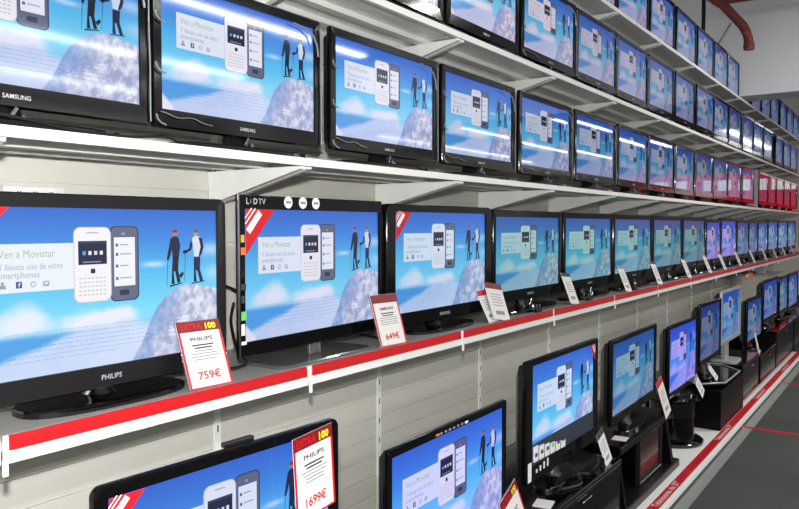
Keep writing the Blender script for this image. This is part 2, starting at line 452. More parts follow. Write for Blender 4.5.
# --- small glossy televisions, rows C, D and E ------------------------------------------------
SW = .690
ROWZ = {'C': (.047, .050, .028), 'D': (.046, .050, .024), 'E': (.014, .040, .024)}      # foot height, lower and upper frame width
def small_proto(kind, loc, label, group, tint, R):
    SZ0, mb_, mt = ROWZ[R]; SZ1 = SZ0+mb_+.338+mt
    r = empty('television', loc); tag(r, label, 'television', group)
    make_tv(r, SW, SZ0, SZ1, .031, .029, mt, mb_, 'black', .012, .08, 'oval', 'SAMSUNG', tint, base=(.27, .083), neck_w=.06, badge_h=.010, ring=.016)
    if kind == 'wrapped': film_glint(r, SW, SZ0, SZ1, 2); clamp(r, SZ0)
    learn(r); return r
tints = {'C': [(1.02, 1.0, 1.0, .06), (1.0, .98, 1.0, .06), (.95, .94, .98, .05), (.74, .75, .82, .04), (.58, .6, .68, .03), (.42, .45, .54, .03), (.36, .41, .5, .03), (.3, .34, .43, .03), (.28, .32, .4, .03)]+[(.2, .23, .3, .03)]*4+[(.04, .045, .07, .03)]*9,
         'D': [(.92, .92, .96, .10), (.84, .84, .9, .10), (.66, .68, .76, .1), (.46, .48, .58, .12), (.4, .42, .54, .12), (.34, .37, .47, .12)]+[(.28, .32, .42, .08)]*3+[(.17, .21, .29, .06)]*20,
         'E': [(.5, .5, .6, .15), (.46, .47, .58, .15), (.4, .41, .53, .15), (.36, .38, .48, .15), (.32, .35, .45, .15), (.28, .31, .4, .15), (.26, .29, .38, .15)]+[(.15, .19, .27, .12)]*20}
ROWS = {
 'C': [.806, 1.485, 2.19, 2.89, 3.62, 4.335, 5.055, 5.76, 6.46, 7.14, 7.805, 8.50, 9.25, 10.28, 10.98, 11.68, 12.38, 13.08],
 'D': [2.235, 2.94, 3.645, 4.345, 5.035, 5.73, 6.425, 7.11, 7.80, 8.49, 9.18, 9.87, 10.56, 11.53, 12.25, 12.97],
 'E': [4.335, 5.025, 5.715, 6.41, 7.09, 7.735, 8.355, 9.655, 10.345, 11.08, 11.80, 12.50, 13.20]}
DECK = {'C': Z_C, 'D': Z_D, 'E': Z_E}
ROWNAME = {'C': 'on third shelf from top', 'D': 'on second shelf from top', 'E': 'on top shelf'}
rng = random.Random(11)
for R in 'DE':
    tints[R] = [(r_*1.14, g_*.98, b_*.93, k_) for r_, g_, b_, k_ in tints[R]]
for R in 'CDE':
    protos = {}
    for i, s in enumerate(ROWS[R]):
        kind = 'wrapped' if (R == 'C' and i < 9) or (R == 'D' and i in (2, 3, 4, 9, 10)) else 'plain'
        what = 'small black clear-wrapped television' if kind == 'wrapped' else 'small glossy black television'
        where = 'leftmost' if i == 0 else ORD[i+1]+' from left'
        lab = f'{what}, {where} {ROWNAME[R]}'
        z = DECK[R]+.0005; loc = (s+.006, P_TV+rng.uniform(-.004, .004), z); rz = rng.uniform(-.012, .012)
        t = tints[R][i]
        if kind not in protos:
            protos[kind] = small_proto(kind, loc, lab, TVGROUP[R], t, R); protos[kind].rotation_euler.z = rz
        else:
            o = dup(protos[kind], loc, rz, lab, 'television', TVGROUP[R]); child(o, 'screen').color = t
            L = ROWS[R]; gap = min([L[i]-L[i-1]]+([L[i+1]-s] if i+1 < len(L) else []))
            o.scale.x = min(1, (gap-.028)/SW)

# --- row B: big televisions on the red-edged shelf --------------------------------------------
r = empty('television', (1.05, 1.65, Z_B)); tag(r, 'large charcoal television with rounded frame beside the nearest price tag', 'television')
x0, z0, x1, z1 = make_tv(r, .755, .036, .520, .032, .032, .034, .056, 'charcoal', .022, .09, 'oval', 'PHILIPS', (1.18, 1.16, 1.1, .14), base=(.225, .096), neck_w=.05, neck_mat='chrome', badge_h=.013)
corner_sticker(r, x0, z1, .10)
r = empty('television', (1.812, 1.630, Z_B), .040); tag(r, 'slim black television with round white stickers and red corner sticker', 'television')
x0, z0, x1, z1 = make_tv(r, .738, .050, .535, .027, .017, .042, .046, 'black', .004, .04, 'clear', None, (.98, .97, 1.0, .12), base=(.24, .085), neck_w=.06, base_mat='smoke', ring=.012)
corner_sticker(r, x0, z1, .125)
for xx, zz, hh, mm, rad in ((-.155, .517, 0, 'sticker', .019), (-.085, .517, 0, 'sticker', .019), (-.02, .517, 0, 'sticker', .019)):
    MB().lathe([(rad, 0), (rad, .0012)], (0, 0, 0), M[mm], 24).build('round_sticker', r)
    o = [c for c in kids(r) if c.name.startswith('round_sticker')][-1]; o.rotation_euler = (PI/2, 0, 0); o.location = (xx, -.0005, zz)
    p = MB(); p.box((-.012, .0012, -.004), (.012, .0018, .004), M['fine']); pr = p.build('print', o); pr.rotation_euler = (-PI/2, 0, 0); pr.location = (0, .0, 0); pr.location.z = .0030
b = MB(); text_to(b, 'L', -.338, .508, .018, -.0003, M['badge'], bold=.02); text_to(b, 'E', -.322, .511, .011, -.0003, M['fine']); text_to(b, 'D', -.308, .508, .018, -.0003, M['badge'], bold=.02); text_to(b, 'TV', -.287, .508, .018, -.0003, M['badge']); b.build('logo', r)
for k, (zz, mm, hh) in enumerate(((.405, 'gold', .022), (.368, 'orange', .022), (.30, 'blackp', .02), (.262, 'ink', .018), (.225, 'ink', .022), (.176, 'green', .026), (.135, 'sticker', .034), (.095, 'sticker', .010))):
    MB().box((-.361, -.0012, zz-hh/2), (-.347+.006*(k % 2), -.0001, zz+hh/2), M[mm]).build('feature_sticker', r)
MB().box((-.3705, -.0015, .052), (-.3665, .004, .536), M['chrome']).build('chrome_edge', r)
r = empty('television', (2.632, 1.648, Z_B)); tag(r, 'glossy black television with thick rounded frame behind the second price tag', 'television')
x0, z0, x1, z1 = make_tv(r, .842, .040, .528, .062, .056, .030, .056, 'black', .03, .09, 'oval', 'SAMSUNG', (.78, .88, .93, .12), base=(.24, .085), badge_h=.013)
corner_sticker(r, x0, z1, .105)
protoB = None
Brow = [(3.075, 3.892), (3.925, 4.745), (4.765, 5.625), (5.65, 6.495), (6.52, 7.34), (7.375, 8.0), (8.02, 8.80), (8.84, 9.52), (9.54, 10.12), (10.15, 10.88), (10.91, 11.74), (11.78, 12.70), (12.75, 13.60)]
Btint = [(.42, .64, .60, .2), (.36, .60, .55, .22), (.31, .53, .49, .22), (.24, .42, .38, .24), (.20, .35, .33, .24), (.52, .32, .62, .14), (.5, .34, .7, .14), (.22, .26, .36, .16), (.2, .24, .34, .16), (.25, .31, .46, .14), (.26, .32, .48, .14), (.3, .36, .5, .14), (.25, .3, .4, .14)]
for i, (a, b) in enumerate(Brow):
    w = b-a; loc = ((a+b)/2, 1.652, Z_B)
    hue = 'violet-tinged' if i in (5, 6) else 'thin-framed black'
    lab = f'{hue} television, {ORD[i+4]} from left on the red-edged shelf'
    if protoB is None:
        r = empty('television', loc); tag(r, lab, 'television', 'televisions in a row on the red-edged shelf')
        make_tv(r, .82, .062, .520, .030, .030, .034, .055, 'black', .008, .08, 'oval', 'SAMSUNG', Btint[0], base=(.34, .083), neck_w=.04, badge_h=.012)
        clamp(r, .06); learn(r); protoB = r
    else:
        o = dup(protoB, loc, 0, lab, 'television', 'televisions in a row on the red-edged shelf'); child(o, 'screen').color = Btint[i]
        k = w/.82; o.scale = (k, 1, 1 if k > .9 else .97)

# --- row A: televisions on benches along the floor platform -----------------------------------
P_A = 1.20
ZB = {}   # bench heights
def tvA(s0, s1, ztop, zbot, bench, label, tint, bez='black', ml=.026, mr=.026, mt=.028, mb_=.05, rz=0, corner=.008, badge=None, stand='oval', p=P_A, base=(.2, .06), **kw):
    r = empty('television', ((s0+s1)/2+.012, p, bench), rz); tag(r, label, 'television')
    W = (s1-s0)
    g = make_tv(r, W, zbot-bench, ztop-bench, ml, mr, mt, mb_, bez, corner, .08, stand, badge, tint, base=base, ring=.02, **kw)
    return r, g
r, (x0, z0, x1, z1) = tvA(.724, 1.372, EYE-.487, EYE-.487-.44, .52, 'black television at bottom left with red corner sticker and hanging tag', (.9, .94, 1.05, .12), rz=-.06, corner=.02, ml=.028, mr=.034, mt=.024)
corner_sticker(r, x0, z1, .075)
MB().bbox((-.015, .02, z1+.022), (.068, .036, z1+.034), M['blackp'], .003).build('sensor_bar', r)
r, (x0, z0, x1, z1) = tvA(1.597, 2.345, EYE-.637, EYE-.637-.46, .34, 'thin black television with small printed icons along its top frame', (.86, .84, 1.12, .12), rz=.02, corner=.006, ml=.02, mr=.022, mt=.022)
b = MB()
for i in range(8): b.box((-.12+.026*i, -.001, z1+.005), (-.12+.026*i+(.012 if i not in (0, 7) else .02), -.0002, z1+.012), M['orange' if i == 0 else 'sticker' if i == 7 else 'fine'])
b.build('printed_icons', r)
r, (x0, z0, x1, z1) = tvA(2.495, 3.255, EYE-.524, EYE-1.005, .415, 'black television with row of white stickers along its lower screen edge', (.8, .9, 1.05, .10), ml=.056, mr=.045, mt=.022, mb_=.065, corner=.012)
MB().box((x0, .004, z0), (x1, .0065, z0+.082), M['slate']).build('feature_strip', r)
for i in range(6):
    MB().box((x0+.012+.054*i, -.001, z0+.012-.002*i), (x0+.05+.054*i, .0035, z0+.072-.008*i), M['sticker']).build('white_sticker', r)
    k = MB(); k.box((x0+.02+.054*i, -.0016, z0+.03), (x0+.042+.054*i, -.001, z0+.045), M['ink' if i != 3 else 'green']); k.build('print', kids(r)[-1])
MB().box((x0-.042, -.0012, z0-.055), (x0-.012, -.0002, z0+.02), M['sticker']).build('white_sticker', r)
[MB().box((x0+.03+.035*i, -.0012, z0-.035), (x0+.042+.035*i, -.0002, z0-.020+.006*i), M['sticker']).build('button_print', r) for i in range(4)]
corner_sticker(r, x1, z1, .07, True)
r, g = tvA(3.42, 4.215, EYE-.562, EYE-.985, .43, 'black television standing on the bench with the red glass door', (.28, .44, .52, .16), ml=.024, mr=.030, mt=.022, mb_=.045, corner=.004, rz=.02)
r, g = tvA(4.455, 5.15, EYE-.612, EYE-1.055, .39, 'vivid blue-violet television above the round pedestal', (.5, .42, .98, .12), ml=.016, mr=.03, mt=.02, mb_=.035, corner=.006)
r, g = tvA(5.21, 5.86, EYE-.548, EYE-.975, .41, 'dark blue television above the black cabinet with chrome-edged glass top', (.16, .18, .30, .12), ml=.022, mr=.022, mt=.022, mb_=.035)
r, g = tvA(5.885, 6.615, EYE-.505, EYE-.925, .41, 'television with pale silver frame on a silver post', (.24, .35, .52, .10), bez='silver', ml=.022, mr=.03, mt=.02, mb_=.03, stand='post', neck_mat='silver', base_mat='silver', neck_w=.11, base=(.13, .11))
r, g = tvA(6.92, 7.66, EYE-.652, EYE-1.08, .37, 'grey-blue television, first to the right of the silver television', (.18, .25, .33, .14), ml=.02, mr=.02)
r, g = tvA(7.735, 8.60, EYE-.538, EYE-.968, .475, 'higher-standing blue television, second to the right of the silver television', (.2, .24, .45, .12), ml=.02, mr=.02)
r, g = tvA(8.735, 9.33, EYE-.562, EYE-.98, .475, 'greenish grey television, last but one at the right of the floor row', (.2, .3, .32, .14), ml=.02, mr=.02)
r, g = tvA(9.40, 10.18, EYE-.562, EYE-1.0, .475, 'television at the far right end of the floor row', (.22, .26, .44, .14), ml=.02, mr=.02)

# ------------------------------------------------------------------ benches and pedestals on the platform
def bench(label, s0, s1, p0, p1, top, name='tv_bench', glass=True, legs=False, group=None):
    r = empty(name, ((s0+s1)/2, (p0+p1)/2, Z_PLAT)); tag(r, label, 'bench' if name == 'tv_bench' else 'cabinet', group)
    w, d, h = (s1-s0)/2, (p1-p0)/2, top-Z_PLAT
    MB().bbox((-w+.03, -d+.03, 0), (w-.03, d-.03, .03), M['blackp'], .004).build('plinth', r)
    for sg in (-1, 1): MB().bbox((sg*w-.022*(sg > 0), -d, .03), (sg*w+.022*(sg < 0), d, h-.022), M['wood'], .003).build('side_panel', r)
    MB().bbox((-w+.022, d-.015, .03), (w-.022, d, h-.022), M['wood'], .002).build('back_panel', r)
    if h > .2: MB().bbox((-w+.022, -d+.02, .03+(h-.05)*.5), (w-.022, d-.015, .045+(h-.05)*.5), M['wood'], .002).build('shelf', r)
    MB().bbox((-w-.004, -d-.004, h-.022), (w+.004, d+.004, h), M['glossbase'], .004).build('top_panel', r)
    dr = MB().bbox((-w+.024, -d-.002, .036), (w-.024, -d+.014, h-.028), M['black'], .003).build('door', r)
    MB().tube([(-.05, -d-.012, h-.05), (.05, -d-.012, h-.05)], .004, M['chrome']).build('handle', dr, True)
    return r
bench('low black bench under the bottom left television', .62, 1.50, 1.10, 1.60, .52)
bench('low black bench under the television with icons on its frame', 1.54, 2.36, 1.10, 1.60, .34)
b = bench('black bench under the television with white stickers, loose cables on top', 2.40, 3.30, 1.10, 1.62, .415)
# bench with the framed smoked door and a flared foot
r = empty('tv_bench', (3.86, 1.32, Z_PLAT)); tag(r, 'black bench with flared foot and framed red smoked glass door', 'bench')
MB().bbox((-.46, -.215, 0), (.50, .30, .045), M['blackp'], .006).build('foot_plate', r)
mb = MB()
mb.prism([(-.205, .045), (-.165, .30), (.26, .30), (.28, .045)], -.44, -.415, M['wood'], 'x').build('side_panel', r)
mb = MB(); mb.prism([(-.205, .045), (-.165, .30), (.26, .30), (.28, .045)], .365, .41, M['wood'], 'x').build('side_panel', r)
MB().bbox((-.45, -.185, .30), (.42, .29, .34), M['glossbase'], .005).build('top_panel', r)
MB().box((-.415, .24, .045), (.365, .255, .30), M['wood']).build('back_panel', r)
d = MB().box((-.105, -.163, .066), (.275, -.152, .285), M['reddoor']).build('glass_door', r)
fr = MB()
for a, c in (((-.115, -.172, .05), (.285, -.150, .068)), ((-.115, -.172, .282), (.285, -.150, .30)), ((-.115, -.172, .066), (-.100, -.150, .284)), ((.270, -.172, .066), (.285, -.150, .284))): fr.box(a, c, M['charcoal'])
fr.build('door_frame', d); MB().box((-.1, -.1735, .062), (.27, -.1722, .068), M['silver']).build('lower_trim', d)
# round pedestal
r = empty('round_pedestal', (4.86, 1.28, Z_PLAT)); tag(r, 'glossy black round pedestal on a wide disc foot', 'pedestal')
MB().lathe([(.185, 0), (.19, .006), (.19, .022), (.18, .03)], (0, 0, 0), M['glossbase'], 48).build('disc_foot', r, True)
MB().lathe([(.135, .03), (.13, .17)], (0, 0, 0), M['black'], 40).build('column', r, True)
MB().lathe([(.112, .17), (.14, .18), (.14, .275), (.13, .285), (.17, .29), (.17, .30)], (-.02, 0, 0), M['glossbase'], 40).build('drum', r, True)
# black block cabinet with chamfered glass top
r = empty('black_cabinet', (5.68, 1.33, Z_PLAT)); tag(r, 'solid black cabinet with chamfered glass top edged in chrome', 'cabinet')
MB().bbox((-.42, -.262, 0), (.37, .25, .275), M['wood'], .006).build('body', r)
pts = [(-.44, .25), (-.44, -.14), (-.30, -.265), (.20, -.265), (.39, -.10), (.39, .25)]
MB().prism(pts, .30, .312, M['glossbase']).build('glass_top', r)
MB().tube([(x, y, .316) for x, y in pts], .006, M['silver'], 6).build('chrome_edge', r, True)
for x in (-.28, .28): MB().lathe([(.016, .275), (.016, .30)], (x, -.1, 0), M['chrome'], 14).build('spacer', r, True)
MB().bbox((-.30, .02, .275), (.30, .2, .30), M['black'], .004).build('rear_spacer', r)
bench('black low cabinet with shiny top right of the chrome-edged cabinet', 6.09, 6.80, 1.085, 1.6, .41, 'black_cabinet')
bench('black cabinet with glossy top behind the curved grey tag post', 6.88, 7.70, 1.085, 1.6, .37, 'black_cabinet')
bench('black cabinet, second last along the kerb at the far right', 7.74, 8.90, 1.085, 1.6, .475, 'black_cabinet')
bench('last black cabinet of the floor row at the frame edge', 8.96, 10.2, 1.085, 1.6, .475, 'black_cabinet')
for o in list(bpy.data.objects):      # tall narrow riser below TVs that stand higher than their cabinet
    pass
r = empty('tv_riser', (7.25, 1.29, .4205)); 
bpy.data.objects.remove(r)

# things lying on the benches
def lying_card(label, x, y, z, w, d, rz):
    o = MB().box((-w/2, -d/2, 0), (w/2, d/2, .003), M['card']).build('price_card', None); o.location = (x, y, z+.0005); o.rotation_euler.z = rz
    tag(o, label, 'card'); return o
lying_card('white card lying flat on bench below television with white stickers', 2.58, 1.16, .415, .08, .07, .2)
lying_card('white card lying on the bench with the flared foot', 3.56, 1.19, .43, .07, .07, .1)
def cable(label, pts, r=.005, m='cable', group=None):
    P = [Vector(p) for p in pts]; out = []
    for i in range(len(P)-1):
        p0, p1, p2, p3 = P[max(i-1, 0)], P[i], P[i+1], P[min(i+2, len(P)-1)]
        for k in range(7):
            t = k/7
            out.append(.5*((2*p1)+(p2-p0)*t+(2*p0-5*p1+4*p2-p3)*t*t+(3*p1-p0-3*p2+p3)*t**3))
    out.append(P[-1]); o = MB().tube(out, r, M[m], 7).build('power_cable', None, True); tag(o, label, 'cable', group); return o
zb = Z_B+.015
cable('black cables looping on the wall between the two nearest large televisions', [(1.30, 1.76, zb), (1.52, 1.80, zb), (1.60, 1.95, zb+.10), (1.62, 1.985, zb+.19), (1.68, 1.97, zb+.22), (1.72, 1.86, zb+.18)])
cable('black cable bent low beside the slim television stand', [(1.33, 1.70, zb), (1.50, 1.66, zb+.004), (1.58, 1.78, zb+.03), (1.66, 1.90, zb+.10), (1.70, 1.93, zb+.16)])
cable('short black cable lying on the red-edged shelf just behind second price tag', [(2.18, 1.66, zb), (2.20, 1.72, zb), (2.215, 1.78, zb), (2.23, 1.86, zb)])
zc = Z_C+.006
cable('thin dark cable drooping below the two leftmost wrapped televisions', [(.70, 1.568, zc+.02), (.80, 1.566, zc+.012), (.92, 1.568, zc), (1.06, 1.567, zc), (1.16, 1.570, zc+.01), (1.20, 1.572, zc)], .0035)
zz = .415+.006
cable('tangled black cable on bench below television with white stickers', [(2.75, 1.16, zz), (2.86, 1.12, zz), (2.90, 1.15, zz+.02), (2.94, 1.12, zz+.02), (2.97, 1.15, zz), (2.99, 1.13, zz)], .006)
cable('second cable coiled beside the small leaning tag on the same bench', [(3.02, 1.13, zz+.012), (3.06, 1.12, zz+.035), (3.10, 1.14, zz+.055), (3.13, 1.12, zz+.03), (3.15, 1.14, zz)], .005)

# ------------------------------------------------------------------ price tags
def price_tag(label, base, top, w, brand=None, price=None, header='darkred', near=True, h100=True, lean=0, name='price_tag', group=None, border=True, dim=False, head_frac=.16, foot=True):
    """base / top: centre of the lower and upper edge; the card leans back between them"""
    B, T = Vector(base), Vector(top); up = T-B; H = up.length
    r = empty(name, base); tag(r, label, 'price tag', group)
    z = up.normalized(); x = Vector((1, 0, 0)); x = (x-z*x.dot(z)).normalized(); y = z.cross(x)
    if lean:
        x = (x*math.cos(lean)+y*math.sin(lean)); y = z.cross(x)
    r.rotation_euler = Matrix((x, y, z)).transposed().to_euler()
    hw = w/2
    MB().box((-hw, 0, 0), (hw, .0015, H), M['card']).build('card', r)
    hd = MB().box((-hw, -.0012, H*(1-head_frac)), (hw, -.0001, H), M[header]).build('header', r)
    if near:
        if foot: MB().box((-hw-.003, .002, -.0), (hw+.003, .004, H+.003), M['glass']).build('acrylic_holder', r)
        if border:
            b = MB(); e = w*.045
            b.box((-hw, -.0009, 0), (-hw+e, -.0001, H*(1-head_frac)), M['red']); b.box((hw-e, -.0009, 0), (hw, -.0001, H*(1-head_frac)), M['red']); b.box((-hw, -.0009, 0), (hw, -.0001, e*.6), M['red'])
            b.build('red_border', r)
        if h100:
            t = MB(); text_to(t, 'EXTRA', -hw*.86, H*(1-head_frac*.78), H*head_frac*.55, -.0014, M['red'], width=w*.48, bold=.02); text_to(t, '100', hw*.28, H*(1-head_frac*.82), H*head_frac*.56, -.0014, M['yellow'], width=w*.25, bold=.04); t.build('header_lettering', hd)
        if brand:
            t = MB(); text_to(t, brand, 0, H*.70, H*.058, -.0001, M['ink'], width=w*.52, center=True, bold=.02); t.build('brand_lettering', r)
        fi = MB(); rr = random.Random(len(label))
        for k in range(6):
            l = w*rr.uniform(.42, .7) if k > 1 else w*(.5-.1*k)
            fi.box((-l/2, -.0008, H*(.625-.042*k)), (l/2, -.0001, H*(.625-.042*k)+H*(.014 if k > 1 else .02)), M['fine' if k > 1 else 'ink'])
        fi.build('small_print', r)
        if price:
            t = MB(); text_to(t, price, 0, H*.13, H*.115, -.0001, M['redink'], width=w*.52, center=True, bold=.018); t.build('price_lettering', r)
    else:
        fi = MB()
        for k in range(5): fi.box((-w*.3, -.0008, H*(.68-.075*k)), (w*.3, -.0001, H*(.70-.075*k)), M['fine'])
        fi.box((-w*.25, -.0008, H*.14), (w*.25, -.0001, H*.24), M['fine']); fi.build('small_print', r)
    return r
zt = Z_B+.0015
price_tag('white price tag with red border and price 759 before charcoal television', (1.300, 1.565, zt), (1.304, 1.632, zt+.176), .146, 'PHILIPS', '759\u20ac')
price_tag('white price tag with price 649 before thick-framed glossy television', (2.146, 1.562, zt), (2.150, 1.618, zt+.184), .160, 'SAMSUNG', '649\u20ac', h100=False)
price_tag('price tag with a small red card peeping out behind its left side', (3.01, 1.568, zt+.002), (3.040, 1.640, zt+.168), .15, None, None, header='darkred', near=False)
r = price_tag('small red and white card leaning behind the third price tag', (2.945, 1.578, zt), (2.94, 1.646, zt+.14), .09, None, None, header='red', near=False)
def far_tag(s, label, hdr='fine', w=.115, h=.17, lean=.075):
    return price_tag(label, (s, 1.566, zt), (s+.02, 1.566+lean, zt+h), w, None, None, header=hdr, near=False, group='price tags along the red-edged shelf', head_frac=.12)
for i, (s, hd) in enumerate(((3.89, 'ink'), (4.83, 'fine'), (5.56, 'ink'), (6.42, 'ink'), (7.18, 'fine'), (7.82, 'redink'), (8.60, 'fine'), (9.43, 'ink'), (10.27, 'redink'), (11.07, 'fine'), (11.9, 'ink'), (12.75, 'fine'), (13.4, 'redink'))):
    far_tag(s, f'slim white price tag, {ORD[i+4]} from left along the red-edged shelf', hd)
price_tag('price tag with yellow 100 and price 1699 hanging on bottom left television', (1.280, 1.164, EYE-.694), (1.268, 1.166, EYE-.492), .145, 'PHILIPS', '1699\u20ac', foot=False, lean=.05)
price_tag('red-topped price tag between the two leftmost televisions on floor platform', (2.345, 1.128, .353), (2.262, 1.155, EYE-.938), .14, None, None, near=True, h100=True, lean=0)
price_tag('slim white tag at lower right of the television with white stickers', (3.20, 1.118, .418), (3.165, 1.155, .565), .09, header='ink', near=False)
price_tag('red-topped white tag right of television with the red glass door bench', (4.17, 1.12, .432), (4.12, 1.165, .635), .12, header='redink', near=False)
price_tag('white tag leaning below the vivid blue-violet television', (4.99, 1.12, .392), (4.95, 1.165, .505), .11, header='fine', near=False)
price_tag('curved grey tag post beside the grey-blue far television', (6.93, 1.10, .372), (6.88, 1.14, .60), .06, header='fine', near=False)
price_tag('grey tag lying back on the chrome-edged glass top', (5.44, 1.13, .414), (5.41, 1.19, .51), .09, header='fine', near=False)

# ------------------------------------------------------------------ shelves
JO, PITCH = .735, .943
def shelf_unit(kind, loc, label, group, slope=True):
    r = empty('shelf_unit', loc); tag(r, label, 'shelf', group)
    w = PITCH-.004; t = M['white']; d = P_WALL-P_LIP
    mb = MB()                                   # sheet metal deck, folded and stiffened below
    mb.box((0.001, .004, -.006), (w, d-.004, 0), M['deckgrey'] if kind == 'red' else t)
    mb.box((0.001, .004, -.024), (w, .022, -.019), t)
    mb.box((0.001, .17, -.026), (w, .21, -.006), t); mb.box((0.001, .31, -.026), (w, .35, -.006), t)
    mb.build('deck', r)
    if kind == 'red':
        MB().bbox((0.001, 0, -.062), (w, .006, -.001), t, .0015).build('front_lip', r)
        MB().prism([(-.006, -.032), (-.004, -.001), (.004, -.001), (.004, -.032)], .012, w-.010, M['red'], 'x').build('red_strip', r)
        MB().bbox((-.004, -.008, -.086), (.008, -.001, -.050), t, .002).build('end_clip', r)
    else:
        MB().bbox((0.001, 0, -.025), (w, .006, 0), t, .0015).build('front_lip', r)
    for x in (.002, w-.024):
        MB().prism([(.008, -.026), (.008, -.034), (d-.02, -.135), (d-.004, -.135), (d-.004, -.026)], x, x+.022, t, 'x').build('bracket', r)
    learn(r); return r
SH = {'B': (Z_B, 'red', 0, 14), 'C': (Z_C, 'white', 0, 14), 'D': (Z_D, 'white', 1, 14), 'E': (Z_E, 'white', 3, 14)}
SHN = {'B': 'red-edged shelf', 'C': 'shelf above the red-edged shelf', 'D': 'second shelf from top', 'E': 'top shelf'}
for k, (z, kind, j0, j1) in SH.items():
    proto = None
    for n, j in enumerate(range(j0-1 if k in 'BC' else j0, j1)):
        loc = (JO+PITCH*j, P_LIP, z)
        lab = f'white metal section, {ORD[n+1]} from left, of the {SHN[k]}'
        if n == 0: lab = f'white metal section at left end of the {SHN[k]}'
        if proto is None: proto = shelf_unit(kind, loc, lab, 'sections of the '+SHN[k], k in 'BC')
        else: dup(proto, loc, 0, lab, 'shelf', 'sections of the '+SHN[k])

# ------------------------------------------------------------------ platform along the floor
def platform(loc, L, label):
    r = empty('display_platform', loc); tag(r, label, 'platform', 'white platform sections along the aisle')
    MB().bbox((.002, .066, 0), (L-.002, .99, Z_PLAT-Z_FLOOR), M['white'], .002).build('body', r)
    MB().bbox((.002, 0, 0), (L-.002, .068, Z_PLAT-Z_FLOOR-.003), M['white'], .002).build('front_edge', r)
    st = MB().box((.002, .014, Z_PLAT-Z_FLOOR-.004), (L-.002, .066, Z_PLAT-Z_FLOOR-.001), M['red']).build('red_strip', r)
    vs, fs, w = text_geo('Televisores de 37\u201d', .012)
    for x in (.12, .81):
        k = .44/w; MB().add([(x+a*k, .024+b*.034, Z_PLAT-Z_FLOOR-.0004) for a, b in vs], fs, M['card']).build('lettering', st); learn(r); return r
pl = None
for i, nm in enumerate(('nearest section of the white platform, mostly below the frame', 'white platform section below the red glass door bench', 'white platform section below the round pedestal and chrome-edged cabinet', 'white platform section below the shiny-topped cabinets', 'white platform section at the right edge far away', 'last visible white platform section in the distance')):
    loc = (.75+1.39*i, 1.004, Z_FLOOR)
    pl = pl or platform(loc, 1.39, nm)
    if i: dup(pl, loc, 0, nm, 'platform', 'white platform sections along the aisle')

# ------------------------------------------------------------------ setting
mb = MB(); mb.add([(-4, -9, Z_FLOOR), (32, -9, Z_FLOOR), (32, 2.1, Z_FLOOR), (-4, 2.1, Z_FLOOR)], [(0, 1, 2, 3)], M['carpet']); struct(mb.build('floor'))
mb = MB().box((-4, .925, Z_FLOOR), (32, .985, Z_FLOOR+.003), M['carpet_light']); struct(mb.build('trim_1'))
for i, s in enumerate((5.60, 7.40)):
    struct(MB().box((s, -2.4, Z_FLOOR), (s+.045, 1.0, Z_FLOOR+.0035), M['red']).build(f'trim_{i+2}'))
prof = []
z = .0
while z < 3.3:
    prof += [(P_WALL, z), (P_WALL, z+.0815), (P_WALL+.009, z+.0815), (P_WALL+.009, z+.090)]; z += .090
vs = []; fs = []
for s in (-2, 22): vs += [(s, p, q) for p, q in prof]
n = len(prof)
for i in range(n-1): fs.append((i, i+1, n+i+1, n+i))
wl = MB().add(vs, fs, M['wall']); wl.box((-2, P_WALL+.02, 0), (22, P_WALL+.06, 3.3), M['grey']); struct(wl.build('wall_left'))
for j in range(-1, 15):
    s = JO+PITCH*j; mb = MB().box((s-.014, P_WALL-.006, .09), (s+.014, P_WALL+.006, 3.28), M['white'])
    for q in range(34): mb.box((s-.003, P_WALL-.0068, .14+q*.09), (s+.003, P_WALL-.0058, .165+q*.09), M['slot'])
    struct(mb.build(f'trim_{j+6}'))
struct(MB().box((8.76, -9, 1.43+EYE), (9.2, 6.0, 4.6), M['bulk']).build('wall_end'))
struct(MB().box((-4, -9, 4.3), (8.76, 6, 4.35), M['ceil']).build('ceiling'))
struct(MB().box((9.2, -9, 4.0), (32, 6, 4.05), M['ceil']).build('ceiling_far'))
struct(MB().box((-4, 5.9, 0), (8.76, 6.0, 4.3), M['grey']).build('wall_right'))
struct(MB().box((26, -9, 0), (26.1, 6, 4.0), M['grey']).build('wall_back'))

# pipe and its hanger in front of the end wall
def bent(pts): 
    return pts
r = empty('pipe', (8.3, 1.6, 3.5)); tag(r, 'rust red pipe bending down in front of the pale end wall', 'pipe')
pp = [(8.30, 2.25, EYE+2.70), (8.30, 2.06, EYE+2.56), (8.30, 1.79, EYE+2.33), (8.30, 1.60, EYE+2.09), (8.30, 1.565, EYE+2.02), (8.30, 1.545, EYE+1.95), (8.30, 1.535, EYE+1.88)]
MB().tube([(x-8.3, y-1.66, z-3.5) for x, y, z in pp], .046, M['pipe'], 16).build('bent_run', r, True)
MB().lathe([(.052, 0), (.055, .02), (.055, .06), (.048, .07)], (0, -.125, EYE+1.83-3.5), M['pipe'], 20).build('end_collar', r, True)
MB().tube([(.06, .20, EYE+2.39-3.5), (.06, -.9, EYE+2.36-3.5)], .03, M['pipe'], 16).build('cross_run', r, True)
o = MB().tube([(8.5, 1.975, EYE+2.78), (8.5, 1.975, EYE+1.85)], .022, M['cable'], 10).build('hanger_rod', None, True); tag(o, 'dark vertical hanger rod above the top shelf televisions', 'rod')
MB().tube([(.03, .06, EYE+2.14-3.5), (.10, .26, EYE+1.85-3.5)], .010, M['grey'], 8).build('brace_wire', bpy.data.objects['pipe'], True)

